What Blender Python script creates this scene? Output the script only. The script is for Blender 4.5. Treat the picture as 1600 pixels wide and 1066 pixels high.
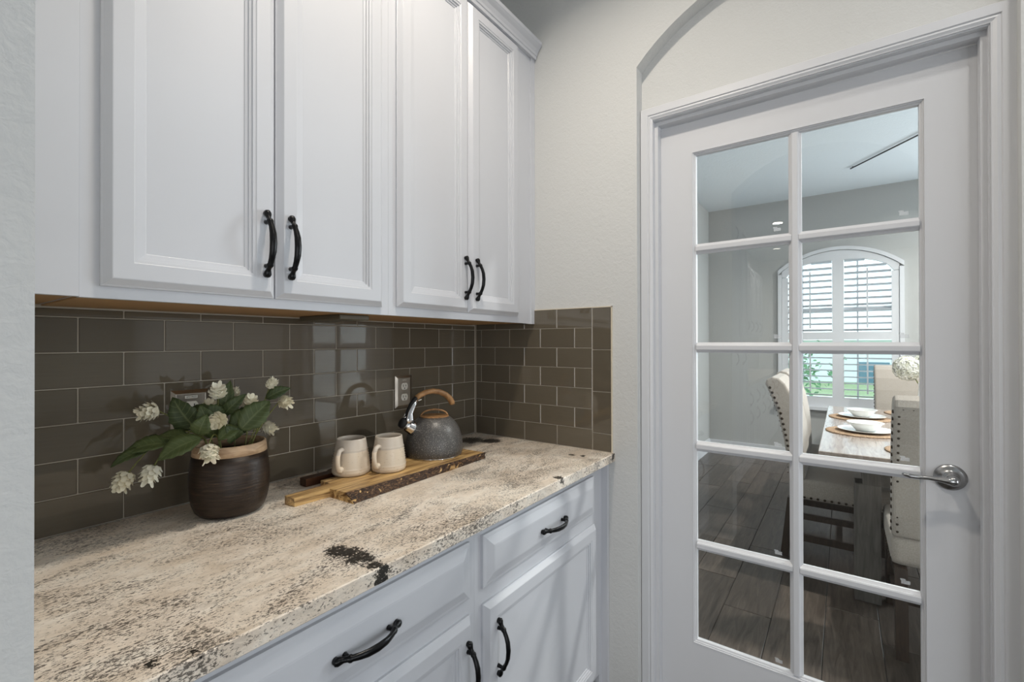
import bpy, bmesh, math, random
from mathutils import Vector, Matrix
from math import sin, cos, pi, radians

# ------------------------------------------------------------------ scene, camera, light
for o in list(bpy.data.objects):
    bpy.data.objects.remove(o)
C = bpy.context.scene.collection
S = bpy.context.scene
R, W, CEIL = 1.6061, 1.3633, 2.93        # right wall plane, back wall tile plane, ceiling
CT = 0.914                                # counter top
PX = 0.0847                               # pantry face of the kitchen partition

FPX, YAW, PITCH, ROLL = 716.21, 0.62489, 0.00382, -0.00174
fw = Vector((cos(YAW), sin(YAW), 0)); rt = Vector((sin(YAW), -cos(YAW), 0)); up = Vector((0, 0, 1))
FW = cos(PITCH) * fw + sin(PITCH) * up; UP = cos(PITCH) * up - sin(PITCH) * fw
cx = cos(ROLL) * rt + sin(ROLL) * UP; cy = -sin(ROLL) * rt + cos(ROLL) * UP; cz = -FW
cam_d = bpy.data.cameras.new('camera'); cam = bpy.data.objects.new('camera', cam_d); C.objects.link(cam)
cam.matrix_world = Matrix(((cx.x, cy.x, cz.x, 0), (cx.y, cy.y, cz.y, 0), (cx.z, cy.z, cz.z, 1.3243), (0, 0, 0, 1)))
cam_d.sensor_width = 36; cam_d.lens = FPX / 1600 * 36; cam_d.clip_start = 0.01; cam_d.clip_end = 200
S.camera = cam

S.view_settings.view_transform = 'Standard'; S.view_settings.look = 'None'
S.view_settings.exposure = 0.12; S.view_settings.gamma = 1.0; S.view_settings.use_curve_mapping = False

wd = bpy.data.worlds.new('sky'); S.world = wd; wd.use_nodes = True
bg = wd.node_tree.nodes['Background']; bg.inputs[0].default_value = (0.80, 0.92, 1.0, 1); bg.inputs[1].default_value = 3.0

def area_light(name, loc, target, sx, sy, power, col, shape='RECTANGLE'):
    l = bpy.data.lights.new(name, 'AREA'); l.shape = shape; l.size = sx
    if shape in ('RECTANGLE', 'ELLIPSE'): l.size_y = sy
    l.energy = power; l.color = col
    o = bpy.data.objects.new(name, l); C.objects.link(o); o.location = loc
    o.rotation_euler = (Vector(target) - Vector(loc)).to_track_quat('-Z', 'Y').to_euler()
    return o
# unseen area lights added as fill on the kitchen side and in the dining room
area_light('kitchen_fill', (-0.9, -3.05, 1.12), (0.6, 1.0, 0.85), 3.2, 2.0, 62, (0.93, 0.965, 1.0))
area_light('kitchen_back_fill', (-6.2, -2.45, 1.6), (0.0, 0.2, 1.3), 1.7, 2.0, 60, (0.95, 0.97, 1.0))
area_light('dining_fill', (5.93, -2.25, 1.6), (2.5, -1.2, 1.1), 1.9, 1.9, 260, (0.86, 0.94, 1.0))
# recessed downlights; the second pantry one and both dining ones are added fill
DOWN = [('pantry', 0.80, 0.54, 11.0, (1.0, 0.90, 0.77)), ('pantry', 1.05, -0.60, 4.0, (1.0, 0.95, 0.88)), ('kitchen', -3.63, 0.70, 22, (1.0, 0.93, 0.84)),
        ('kitchen', -5.58, 0.91, 22, (1.0, 0.93, 0.84)), ('dining', 2.75, -1.3, 60, (1.0, 0.96, 0.91)), ('dining', 4.6, -1.3, 60, (1.0, 0.95, 0.88))]
for nm, x, y, pw, col in DOWN:
    area_light(nm + '_downlight', (x, y, CEIL - 0.008), (x, y, 0), 0.11, 0.11, pw, col, 'DISK').data.spread = radians(146 if (nm == 'pantry' and y > 0) else 160)

# ------------------------------------------------------------------ materials
def mat(name):
    m = bpy.data.materials.new(name); m.use_nodes = True
    nt = m.node_tree; return m, nt, nt.nodes['Principled BSDF']
def setp(b, **k):
    names = dict(col='Base Color', rough='Roughness', metal='Metallic', spec='Specular IOR Level', coat='Coat Weight',
                 coatr='Coat Roughness', ior='IOR', emit='Emission Color', estr='Emission Strength', sheen='Sheen Weight')
    for a, v in k.items():
        b.inputs[names[a]].default_value = (*v, 1) if isinstance(v, tuple) else v
def coords(nt, scale=(1, 1, 1), kind='Object', rot=(0, 0, 0)):
    tc = nt.nodes.new('ShaderNodeTexCoord'); mp = nt.nodes.new('ShaderNodeMapping')
    mp.inputs['Scale'].default_value = scale; mp.inputs['Rotation'].default_value = rot
    nt.links.new(tc.outputs[kind], mp.inputs[0]); return mp.outputs[0]
def wcoords(nt, scale=(1, 1, 1), rot=(0, 0, 0)):
    g = nt.nodes.new('ShaderNodeNewGeometry'); mp = nt.nodes.new('ShaderNodeMapping')
    mp.inputs['Scale'].default_value = scale; mp.inputs['Rotation'].default_value = rot
    nt.links.new(g.outputs['Position'], mp.inputs[0]); return mp.outputs[0]
def noise(nt, vec, scale, detail=3, rough=0.5, dist=0.0):
    n = nt.nodes.new('ShaderNodeTexNoise'); n.inputs['Scale'].default_value = scale; n.inputs['Detail'].default_value = detail
    n.inputs['Roughness'].default_value = rough; n.inputs['Distortion'].default_value = dist
    nt.links.new(vec, n.inputs['Vector']); return n.outputs['Fac']
def ramp(nt, fac, stops):
    r = nt.nodes.new('ShaderNodeValToRGB'); e = r.color_ramp.elements
    while len(e) < len(stops): e.new(0.5)
    for i, (p, c) in enumerate(stops):
        e[i].position = p; e[i].color = (*c, 1) if isinstance(c, tuple) else (c, c, c, 1)
    nt.links.new(fac, r.inputs[0]); return r.outputs[0]
def mix(nt, fac, a, b, mode='MIX'):
    m = nt.nodes.new('ShaderNodeMix'); m.data_type = 'RGBA'; m.blend_type = mode
    for sock, v in ((m.inputs[0], fac), (m.inputs[6], a), (m.inputs[7], b)):
        if hasattr(v, 'links'): nt.links.new(v, sock)
        else: sock.default_value = v if not isinstance(v, tuple) else (*v, 1)
    return m.outputs[2]
def mth(nt, op, a, b=0.0, clamp=False):
    m = nt.nodes.new('ShaderNodeMath'); m.operation = op; m.use_clamp = clamp
    for sock, v in ((m.inputs[0], a), (m.inputs[1], b)):
        if hasattr(v, 'links'): nt.links.new(v, sock)
        else: sock.default_value = v
    return m.outputs[0]
def bump(nt, b, h, strength, dist=0.002):
    n = nt.nodes.new('ShaderNodeBump'); n.inputs['Strength'].default_value = strength; n.inputs['Distance'].default_value = dist
    nt.links.new(h, n.inputs['Height']); nt.links.new(n.outputs[0], b.inputs['Normal'])
def plain(name, col, rough=0.5, metal=0.0, **k):
    m, nt, b = mat(name); setp(b, col=col, rough=rough, metal=metal, **k); return m

def m_paint(name, col, rough=0.75, strength=0.34, scale=70):
    m, nt, b = mat(name); setp(b, col=col, rough=rough, spec=0.3)
    v = wcoords(nt)
    h = mth(nt, 'ADD', noise(nt, v, scale, 3, 0.55, 0.6), mth(nt, 'MULTIPLY', noise(nt, v, scale * 2.6, 2), 0.4))
    bump(nt, b, h, strength, 0.004); return m
M = {}
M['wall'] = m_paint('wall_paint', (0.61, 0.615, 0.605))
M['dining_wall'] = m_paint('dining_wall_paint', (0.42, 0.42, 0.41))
M['ceiling'] = m_paint('ceiling_paint', (0.66, 0.71, 0.745), 0.9, 0.5, 45)
def m_white(name, col):
    m, nt, b = mat(name); setp(b, col=col, rough=0.36, spec=0.45)
    v = wcoords(nt, (60, 60, 4)); bump(nt, b, noise(nt, v, 1.0, 2), 0.004, 0.001); return m
M['cab'] = m_white('cabinet_white_paint', (0.585, 0.598, 0.635))
M['trim'] = m_white('trim_white_paint', (0.635, 0.645, 0.67))
M['tan'] = plain('cabinet_underside_maple', (0.42, 0.25, 0.11), 0.5)
M['black'] = plain('oil_rubbed_black_iron', (0.008, 0.008, 0.009), 0.28, 0.6)
M['nickel'] = plain('satin_nickel', (0.36, 0.36, 0.36), 0.27, 1.0)
M['steel'] = plain('brushed_steel_plate', (0.40, 0.36, 0.31), 0.33, 1.0)
M['chrome'] = plain('chrome', (0.75, 0.75, 0.76), 0.08, 1.0)
M['ivory'] = plain('outlet_ivory', (0.80, 0.77, 0.70), 0.4)
M['dark'] = plain('dark_slot', (0.01, 0.01, 0.01), 0.7)
M['grout'] = plain('grout', (0.40, 0.36, 0.30), 0.9)
M['edge_trim'] = plain('cream_tile_edging', (0.66, 0.58, 0.45), 0.5)

m, nt, b = mat('smoky_glass_tile')
oi = nt.nodes.new('ShaderNodeObjectInfo')
v = wcoords(nt, (5, 5, 90))
c = mix(nt, oi.outputs['Random'], (0.112, 0.095, 0.070), (0.145, 0.124, 0.092))
c = mix(nt, mth(nt, 'MULTIPLY', noise(nt, v, 3, 3), 0.5), c, (0.100, 0.081, 0.057))
nt.links.new(c, b.inputs['Base Color']); setp(b, rough=0.035, spec=0.62)
v2 = wcoords(nt, (1, 1, 1)); bump(nt, b, noise(nt, v2, 9, 1), 0.03, 0.004)
M['tile'] = m

# granite
m, nt, b = mat('cream_granite')
v = wcoords(nt, (1.0, 1.9, 1.5), (0, 0, 0.35))
vf = wcoords(nt, (0.75, 1.5, 1.3), (0, 0, 0.35))
base = ramp(nt, noise(nt, v, 9, 6, 0.65, 0.5), [(0.3, (0.66, 0.555, 0.445)), (0.5, (0.80, 0.71, 0.605)), (0.68, (0.87, 0.81, 0.72))])
grey = ramp(nt, noise(nt, vf, 38, 6, 0.8, 0.9), [(0.46, 0.0), (0.60, 1.0)])
c = mix(nt, mth(nt, 'MULTIPLY', grey, 0.28), base, (0.34, 0.285, 0.235))
big = noise(nt, v, 5.5, 5, 0.65, 0.9)
sp = mth(nt, 'ADD', noise(nt, vf, 190, 4, 0.75, 0.3), mth(nt, 'MULTIPLY', big, 0.50))
spk = ramp(nt, sp, [(0.800, 0.0), (0.845, 1.0)])
c = mix(nt, mth(nt, 'MULTIPLY', spk, 0.86), c, (0.060, 0.050, 0.042))
# black mineral blotches and thin veins
tcw = nt.nodes.new('ShaderNodeNewGeometry').outputs['Position']
nz = nt.nodes.new('ShaderNodeTexNoise'); nz.inputs['Scale'].default_value = 14; nz.inputs['Detail'].default_value = 4
nt.links.new(tcw, nz.inputs['Vector'])
wob = nt.nodes.new('ShaderNodeVectorMath'); wob.operation = 'SCALE'; wob.inputs[3].default_value = 0.07
nt.links.new(nz.outputs['Color'], wob.inputs[0])
add = nt.nodes.new('ShaderNodeVectorMath'); add.operation = 'ADD'
nt.links.new(tcw, add.inputs[0]); nt.links.new(wob.outputs[0], add.inputs[1])
tot = None
SPOTS = [(0.532, 0.81, .914, .026), (0.543, 0.785, .914, .025), (0.546, 0.748, .914, .021), (0.543, 0.712, .914, .016), (0.542, 0.69, .90, .018),
         (0.54, 0.688, .885, .018), (1.4647, 1.2736, .914, .052), (1.50, 1.20, .914, .040), (1.43, 1.31, .914, .04), (1.49, 0.80, .914, .014), (1.50, 0.765, .914, .012),
         (0.255, 0.70, .905, .010), (0.21, 0.72, .914, .009), (1.22, 0.70, .90, .016),
         (1.585, 0.69, .90, .014)]
for x, y, z, r in SPOTS:
    d = nt.nodes.new('ShaderNodeVectorMath'); d.operation = 'DISTANCE'
    nt.links.new(add.outputs[0], d.inputs[0]); d.inputs[1].default_value = (x + .035, y + .035, z + .035)
    q = nt.nodes.new('ShaderNodeMapRange'); q.inputs[1].default_value = r * 1.7; q.inputs[2].default_value = r * 0.6
    nt.links.new(d.outputs['Value'], q.inputs[0])
    tot = q.outputs[0] if tot is None else mth(nt, 'MAXIMUM', tot, q.outputs[0])
spk2 = ramp(nt, mth(nt, 'ADD', noise(nt, wcoords(nt), 150, 4, 0.8), mth(nt, 'MULTIPLY', tot, 0.36)), [(0.70, 0.0), (0.76, 1.0)])
c = mix(nt, mth(nt, 'MULTIPLY', spk2, 0.97), c, (0.012, 0.011, 0.010))
nt.links.new(c, b.inputs['Base Color']); setp(b, rough=0.3, spec=0.35)
M['granite'] = m

# glass (plain sheet glass: clear with its own surface reflection)
m = bpy.data.materials.new('window_glass'); m.use_nodes = True; nt = m.node_tree; nt.nodes.clear()
out = nt.nodes.new('ShaderNodeOutputMaterial'); mx = nt.nodes.new('ShaderNodeMixShader')
tr = nt.nodes.new('ShaderNodeBsdfTransparent'); gl = nt.nodes.new('ShaderNodeBsdfGlossy'); lw = nt.nodes.new('ShaderNodeLayerWeight')
tr.inputs[0].default_value = (0.95, 0.97, 0.97, 1); gl.inputs['Roughness'].default_value = 0.0; lw.inputs[0].default_value = 0.5
f5 = mth(nt, 'POWER', lw.outputs['Facing'], 5.0)
fac = mth(nt, 'ADD', mth(nt, 'MULTIPLY', f5, 0.95), 0.055)
nt.links.new(fac, mx.inputs[0]); nt.links.new(tr.outputs[0], mx.inputs[1]); nt.links.new(gl.outputs[0], mx.inputs[2]); nt.links.new(mx.outputs[0], out.inputs[0])
M['glass'] = m

def m_wood(name, c1, c2, scale=(1, 12, 12), rough=0.45, rnd=0.0, bumps=0.15, nscale=4.0, kind='Object', spec=0.4, lo=0.28, hi=0.72):
    m, nt, b = mat(name); v = coords(nt, scale, kind)
    if rnd:
        oi = nt.nodes.new('ShaderNodeObjectInfo'); ad = nt.nodes.new('ShaderNodeVectorMath'); ad.operation = 'ADD'
        sc = nt.nodes.new('ShaderNodeVectorMath'); sc.operation = 'SCALE'; sc.inputs[3].default_value = 40
        cb = nt.nodes.new('ShaderNodeCombineXYZ')
        for i in range(3): nt.links.new(oi.outputs['Random'], cb.inputs[i])
        nt.links.new(cb.outputs[0], sc.inputs[0]); nt.links.new(v, ad.inputs[0]); nt.links.new(sc.outputs[0], ad.inputs[1]); v = ad.outputs[0]
    n = noise(nt, v, nscale, 6, 0.62, 0.9)
    c = ramp(nt, n, [(lo, c1), (hi, c2)])
    if rnd:
        k = mth(nt, 'ADD', mth(nt, 'MULTIPLY', oi.outputs['Random'], rnd), 1 - rnd / 2)
        vm = nt.nodes.new('ShaderNodeVectorMath'); vm.operation = 'SCALE'; nt.links.new(c, vm.inputs[0]); nt.links.new(k, vm.inputs[3]); c = vm.outputs[0]
    nt.links.new(c, b.inputs['Base Color']); setp(b, rough=rough, spec=spec); bump(nt, b, n, bumps, 0.003); return m
M['plank'] = m_wood('dark_wood_plank', (0.034, 0.026, 0.021), (0.115, 0.091, 0.074), (1.6, 14, 14), 0.34, 0.5, 0.35, 3.0)
M['floor_grout'] = plain('floor_grout', (0.05, 0.045, 0.04), 0.9)
M['dark_wood'] = m_wood('espresso_wood', (0.020, 0.013, 0.009), (0.055, 0.036, 0.025), (14, 14, 1.5), 0.4)
M['grey_wood'] = m_wood('grey_table_leg_wood', (0.07, 0.064, 0.058), (0.15, 0.138, 0.125), (14, 14, 1.5), 0.5)
M['table_wood'] = m_wood('weathered_table_wood', (0.24, 0.19, 0.16), (0.42, 0.36, 0.32), (1.5, 14, 14), 0.13, spec=0.7)
M['table_edge'] = m_wood('table_edge_wood', (0.05, 0.028, 0.02), (0.12, 0.065, 0.045), (1.5, 14, 14), 0.4)
M['olive'] = m_wood('olive_board_wood', (0.13, 0.055, 0.016), (0.66, 0.44, 0.19), (1.6, 20, 26), 0.34, nscale=2.6, lo=0.36, hi=0.60)
M['shaded_board'] = m_wood('shaded_board_wood', (0.03, 0.011, 0.007), (0.11, 0.045, 0.020), (2.2, 26, 26), 0.38, nscale=2.4)  # dark tones stand in for the wall cabinets' shade on the rear board
M['handle_wood'] = m_wood('kettle_handle_wood', (0.17, 0.078, 0.030), (0.46, 0.26, 0.115), (30, 30, 30), 0.4, nscale=1.5)
m, nt, b = mat('bark')
v = coords(nt, (30, 60, 60)); n = noise(nt, v, 2.2, 6, 0.7, 1.2)
nt.links.new(ramp(nt, n, [(0.36, (0.010, 0.006, 0.004)), (0.52, (0.060, 0.031, 0.017)), (0.68, (0.30, 0.17, 0.08))]), b.inputs['Base Color'])
setp(b, rough=0.75); bump(nt, b, n, 0.9, 0.004); M['bark'] = m
m, nt, b = mat('turned_dark_wood')
v = coords(nt, (5, 5, 60)); n = noise(nt, v, 3.0, 5, 0.65, 0.5)
nt.links.new(ramp(nt, n, [(0.35, (0.010, 0.006, 0.004)), (0.6, (0.034, 0.020, 0.012)), (0.85, (0.12, 0.072, 0.042))]), b.inputs['Base Color'])
setp(b, rough=0.42, spec=0.4); bump(nt, b, n, 0.25, 0.003); M['vase'] = m
M['vase_rim'] = m_wood('pale_rim_wood', (0.34, 0.21, 0.12), (0.62, 0.45, 0.29), (12, 12, 40), 0.5, nscale=2.0)
m, nt, b = mat('speckled_enamel')
v = coords(nt); n = noise(nt, v, 420, 2, 0.5)
nt.links.new(ramp(nt, n, [(0.60, (0.075, 0.073, 0.072)), (0.68, (0.40, 0.38, 0.35))]), b.inputs['Base Color'])
setp(b, rough=0.38, spec=0.5); M['enamel'] = m
m, nt, b = mat('stoneware_glaze')
v = coords(nt); sx = nt.nodes.new('ShaderNodeSeparateXYZ'); nt.links.new(v, sx.inputs[0])
z = mth(nt, 'ADD', sx.outputs[2], mth(nt, 'MULTIPLY', noise(nt, v, 20, 3), 0.006))
c = ramp(nt, mth(nt, 'MULTIPLY', z, 10.0), [(0.70, (0.70, 0.60, 0.475)), (0.73, (0.56, 0.50, 0.43))])
c = mix(nt, mth(nt, 'MULTIPLY', ramp(nt, noise(nt, v, 160, 2), [(0.62, 0.0), (0.7, 1.0)]), 0.5), c, (0.48, 0.38, 0.27))
nt.links.new(c, b.inputs['Base Color']); setp(b, rough=0.3, spec=0.5); M['glaze'] = m
m, nt, b = mat('leaf_green')
oi = nt.nodes.new('ShaderNodeObjectInfo'); v = coords(nt)
c = mix(nt, oi.outputs['Random'], (0.022, 0.038, 0.012), (0.075, 0.10, 0.032))
c = mix(nt, mth(nt, 'MULTIPLY', noise(nt, v, 60, 3), 0.4), c, (0.10, 0.12, 0.05))
at = nt.nodes.new('ShaderNodeAttribute'); at.attribute_name = 'leafuv'; sx = nt.nodes.new('ShaderNodeSeparateXYZ'); nt.links.new(at.outputs['Vector'], sx.inputs[0])
ka = mth(nt, 'ABSOLUTE', sx.outputs[1]); mid = mth(nt, 'SUBTRACT', 1.0, mth(nt, 'MULTIPLY', ka, 9.0), True)
side = mth(nt, 'SINE', mth(nt, 'MULTIPLY', mth(nt, 'SUBTRACT', sx.outputs[0], mth(nt, 'MULTIPLY', ka, 0.16)), 46.0))
vein = mth(nt, 'MAXIMUM', mid, mth(nt, 'MULTIPLY', mth(nt, 'SUBTRACT', side, 0.82, True), 3.0))
c = mix(nt, mth(nt, 'MULTIPLY', vein, 0.55, True), c, (0.17, 0.20, 0.09))
nt.links.new(c, b.inputs['Base Color']); setp(b, rough=0.5, spec=0.3); M['leaf'] = m
M['stem'] = plain('stem_green', (0.16, 0.17, 0.045), 0.6)
m, nt, b = mat('cream_petal')
oi = nt.nodes.new('ShaderNodeObjectInfo'); v = coords(nt)
c = mix(nt, oi.outputs['Random'], (0.80, 0.73, 0.55), (0.88, 0.85, 0.74))
c = mix(nt, mth(nt, 'MULTIPLY', noise(nt, v, 90, 2), 0.3), c, (0.70, 0.66, 0.42))
nt.links.new(c, b.inputs['Base Color']); setp(b, rough=0.7, spec=0.2); M['petal'] = m
m, nt, b = mat('hydrangea_petal'); v = coords(nt)
nt.links.new(ramp(nt, noise(nt, v, 40, 2), [(0.35, (0.62, 0.62, 0.50)), (0.6, (0.85, 0.85, 0.80))]), b.inputs['Base Color']); setp(b, rough=0.7, spec=0.2); M['hyd'] = m
m, nt, b = mat('linen'); v = coords(nt, (1, 1, 1)); n = noise(nt, v, 180, 3, 0.7)
nt.links.new(ramp(nt, n, [(0.3, (0.33, 0.29, 0.25)), (0.7, (0.44, 0.395, 0.35))]), b.inputs['Base Color'])
setp(b, rough=0.85, spec=0.2, sheen=0.2); bump(nt, b, n, 0.2, 0.002); M['linen'] = m
m, nt, b = mat('woven_seagrass'); v = coords(nt); n = noise(nt, v, 110, 3, 0.7)
nt.links.new(ramp(nt, n, [(0.3, (0.16, 0.09, 0.05)), (0.65, (0.52, 0.36, 0.23))]), b.inputs['Base Color'])
setp(b, rough=0.9); bump(nt, b, n, 0.8, 0.004); M['woven'] = m
M['china'] = plain('white_china', (0.82, 0.82, 0.80), 0.12, spec=0.6)
M['bronze'] = plain('bronze_nail', (0.05, 0.035, 0.025), 0.35, 0.8)
M['lawn'] = plain('lawn', (0.22, 0.30, 0.15), 0.9)
M['hedge'] = plain('hedge_leaves', (0.06, 0.20, 0.07), 0.7)
M['house'] = plain('pale_house_wall', (0.75, 0.82, 0.84), 0.8)
M['house_win'] = plain('house_window_dark', (0.08, 0.20, 0.27), 0.2)
M['paving'] = plain('pale_paving', (0.75, 0.75, 0.72), 0.9)
M['louver'] = plain('shutter_paint', (0.50, 0.52, 0.55), 0.4)
m, nt, b = mat('lit_lens'); setp(b, col=(0.9, 0.9, 0.85), emit=(1.0, 0.92, 0.8), estr=6.0); M['lens'] = m
M['led'] = plain('unlit_led_strip', (0.10, 0.085, 0.055), 0.4)
m = bpy.data.materials.new('etched_stamp'); m.use_nodes = True; nt = m.node_tree; b = nt.nodes['Principled BSDF']
setp(b, col=(0.7, 0.72, 0.74), rough=0.6); b.inputs['Alpha'].default_value = 0.3; M['stamp'] = m
M['paper'] = plain('paper_label', (0.80, 0.78, 0.72), 0.6)
M['ink'] = plain('label_ink', (0.03, 0.03, 0.03), 0.7)

# ------------------------------------------------------------------ mesh helpers
class MB:
    def __init__(s): s.v = []; s.f = []; s.sm = []
    def add(s, vs, fs, smooth=False):
        o = len(s.v); s.v += [tuple(p) for p in vs]; s.f += [tuple(i + o for i in f) for f in fs]; s.sm += [smooth] * len(fs); return s
    def box(s, x0, x1, y0, y1, z0, z1):
        return s.add([(x0, y0, z0), (x1, y0, z0), (x1, y1, z0), (x0, y1, z0), (x0, y0, z1), (x1, y0, z1), (x1, y1, z1), (x0, y1, z1)],
                     [(0, 3, 2, 1), (4, 5, 6, 7), (0, 1, 5, 4), (1, 2, 6, 5), (2, 3, 7, 6), (3, 0, 4, 7)])
    def bbox(s, x0, x1, y0, y1, z0, z1, b):
        bm = bmesh.new(); bmesh.ops.create_cube(bm, size=1)
        for v in bm.verts: v.co = Vector(((x0 + x1) / 2 + v.co.x * (x1 - x0), (y0 + y1) / 2 + v.co.y * (y1 - y0), (z0 + z1) / 2 + v.co.z * (z1 - z0)))
        bmesh.ops.bevel(bm, geom=bm.edges[:], offset=b, segments=2 if b > .004 else 1, affect='EDGES', profile=0.6)
        bm.verts.ensure_lookup_table()
        s.add([v.co[:] for v in bm.verts], [[v.index for v in f.verts] for f in bm.faces], b > .004); bm.free(); return s
    def prism(s, poly, a0, a1, axis='x'):
        # poly: list of 2D points; axis x -> (y,z), y -> (x,z), z -> (x,y)
        def P(p, a): return {'x': (a, p[0], p[1]), 'y': (p[0], a, p[1]), 'z': (p[0], p[1], a)}[axis]
        n = len(poly); vs = [P(p, a0) for p in poly] + [P(p, a1) for p in poly]
        fs = [tuple(range(n))[::-1], tuple(range(n, 2 * n))] + [(i, (i + 1) % n, n + (i + 1) % n, n + i) for i in range(n)]
        return s.add(vs, fs)
    def lathe(s, prof, n=32, c=(0, 0, 0), smooth=True, close=False):
        vs = []; fs = []
        for r, z in prof:
            for i in range(n):
                a = 2 * pi * i / n; vs.append((c[0] + r * cos(a), c[1] + r * sin(a), c[2] + z))
        k = len(prof)
        for j in range(k - 1 if not close else k):
            j2 = (j + 1) % k
            for i in range(n):
                i2 = (i + 1) % n; fs.append((j * n + i, j * n + i2, j2 * n + i2, j2 * n + i))
        if not close:
            if prof[0][0] > 1e-5: fs.append(tuple(range(n))[::-1])
            if prof[-1][0] > 1e-5: fs.append(tuple(range((k - 1) * n, k * n)))
        return s.add(vs, fs, smooth)
    def tube(s, pts, rad, n=10, flat=1.0, ref=(0, 0, 1)):
        # sweep of an ellipse along pts; rad number or list; flat scales the second axis
        pts = [Vector(p) for p in pts]; k = len(pts)
        if not hasattr(rad, '__len__'): rad = [rad] * k
        if not hasattr(flat, '__len__'): flat = [flat] * k
        vs = []; fs = []; ref = Vector(ref)
        for i, p in enumerate(pts):
            t = (pts[min(i + 1, k - 1)] - pts[max(i - 1, 0)]).normalized()
            a = ref - t * ref.dot(t)
            if a.length < 1e-4: a = Vector((1, 0.3, 0)) - t * Vector((1, 0.3, 0)).dot(t)
            a.normalize(); b_ = t.cross(a)
            for j in range(n):
                q = 2 * pi * j / n; vs.append(p + a * (rad[i] * flat[i] * cos(q)) + b_ * (rad[i] * sin(q)))
        for i in range(k - 1):
            for j in range(n):
                j2 = (j + 1) % n; fs.append((i * n + j, i * n + j2, (i + 1) * n + j2, (i + 1) * n + j))
        fs.append(tuple(range(n))[::-1]); fs.append(tuple(range((k - 1) * n, k * n)))
        return s.add(vs, fs, True)
    def ball(s, c, r, sc=(1, 1, 1), n=12, m_=8):
        prof = [(max(1e-6, r * sin(pi * i / m_)), -r * cos(pi * i / m_)) for i in range(m_ + 1)]
        o = len(s.v); s.lathe(prof, n)
        for i in range(o, len(s.v)):
            x, y, z = s.v[i]; s.v[i] = (c[0] + x * sc[0], c[1] + y * sc[1], c[2] + z * sc[2])
        return s
    def build(s, name, m, parent=None, mtx=None, loc=None):
        me = bpy.data.meshes.new(name)
        vs = [Vector(p) for p in s.v]
        if mtx is not None: vs = [mtx @ p for p in vs]
        me.from_pydata([p[:] for p in vs], [], s.f); me.update()
        bm = bmesh.new(); bm.from_mesh(me); bmesh.ops.recalc_face_normals(bm, faces=bm.faces[:]); bm.to_mesh(me); bm.free()
        for p, q in zip(me.polygons, s.sm): p.use_smooth = q
        me.materials.append(m if not isinstance(m, str) else M[m])
        return link(name, me, parent, loc)
def link(name, me, parent=None, loc=None):
    o = bpy.data.objects.new(name, me); C.objects.link(o)
    if parent is not None: o.parent = parent
    if loc is not None: o.location = loc
    return o
def tag(o, label=None, cat=None, group=None, kind=None):
    for k, v in (('label', label), ('category', cat), ('group', group), ('kind', kind)):
        if v: o[k] = v
    return o
def thing(name, loc, label, cat, group=None, rz=0.0):
    o = bpy.data.objects.new(name, None); C.objects.link(o); o.location = loc; o.rotation_euler = (0, 0, rz)
    return tag(o, label, cat, group)
def struct(name, mb, m, parent=None):
    o = mb.build(name, m, parent)
    if parent is None: o['kind'] = 'structure'
    return o
def copy_tree(o, parent=None):
    c = o.copy(); C.objects.link(c); c.parent = parent
    for ch in list(o.children): copy_tree(ch, c)
    return c
def nested(rings, mb, x0, x1, z0, z1, yb):
    """Panel in the XZ plane facing -Y made of nested rectangles; rings = (inset, y offset from yb)."""
    vs = []; fs = []
    for ins, dy in rings:
        vs += [(x0 + ins, yb + dy, z0 + ins), (x1 - ins, yb + dy, z0 + ins), (x1 - ins, yb + dy, z1 - ins), (x0 + ins, yb + dy, z1 - ins)]
    for k in range(len(rings) - 1):
        for i in range(4):
            j = (i + 1) % 4; fs.append((4 * k + i, 4 * k + j, 4 * k + 4 + j, 4 * k + 4 + i))
    n = 4 * (len(rings) - 1); fs.append((n, n + 1, n + 2, n + 3)); fs.append((3, 2, 1, 0))
    return mb.add(vs, fs)
DOOR_RINGS = [(0, 0), (0, -.006), (.003, -.008), (.013, -.0185), (.0145, -.019), (.043, -.019), (.0445, -.0175), (.050, -.0165), (.0505, -.0135), (.056, -.0125), (.0565, -.0095), (.0625, -.0085), (.064, -.0065)]
DRAWER_RINGS = [(0, 0), (0, -.008), (.005, -.0095), (.010, -.0105), (.032, -.0185), (.036, -.019)]
def arc_wall(mb, x0, x1, ya, yb, z0, z1, oa, ob, obot, spring, zc, rad, n=28):
    """Wall slab x0..x1 spanning y ya..yb with an arched opening oa..ob (oa<ob) above obot."""
    mb.box(x0, x1, ya, oa, z0, z1); mb.box(x0, x1, ob, yb, z0, z1)
    if obot > z0: mb.box(x0, x1, oa, ob, z0, obot)
    yc = (oa + ob) / 2; pts = []
    for i in range(n + 1):
        y = oa + (ob - oa) * i / n; pts.append((y, zc + math.sqrt(max(0, rad * rad - (y - yc) ** 2))))
    for i in range(n):
        (y1, a), (y2, b_) = pts[i], pts[i + 1]
        mb.prism([(y1, a), (y2, b_), (y2, z1), (y1, z1)], x0, x1, 'x')
    return mb

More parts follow.
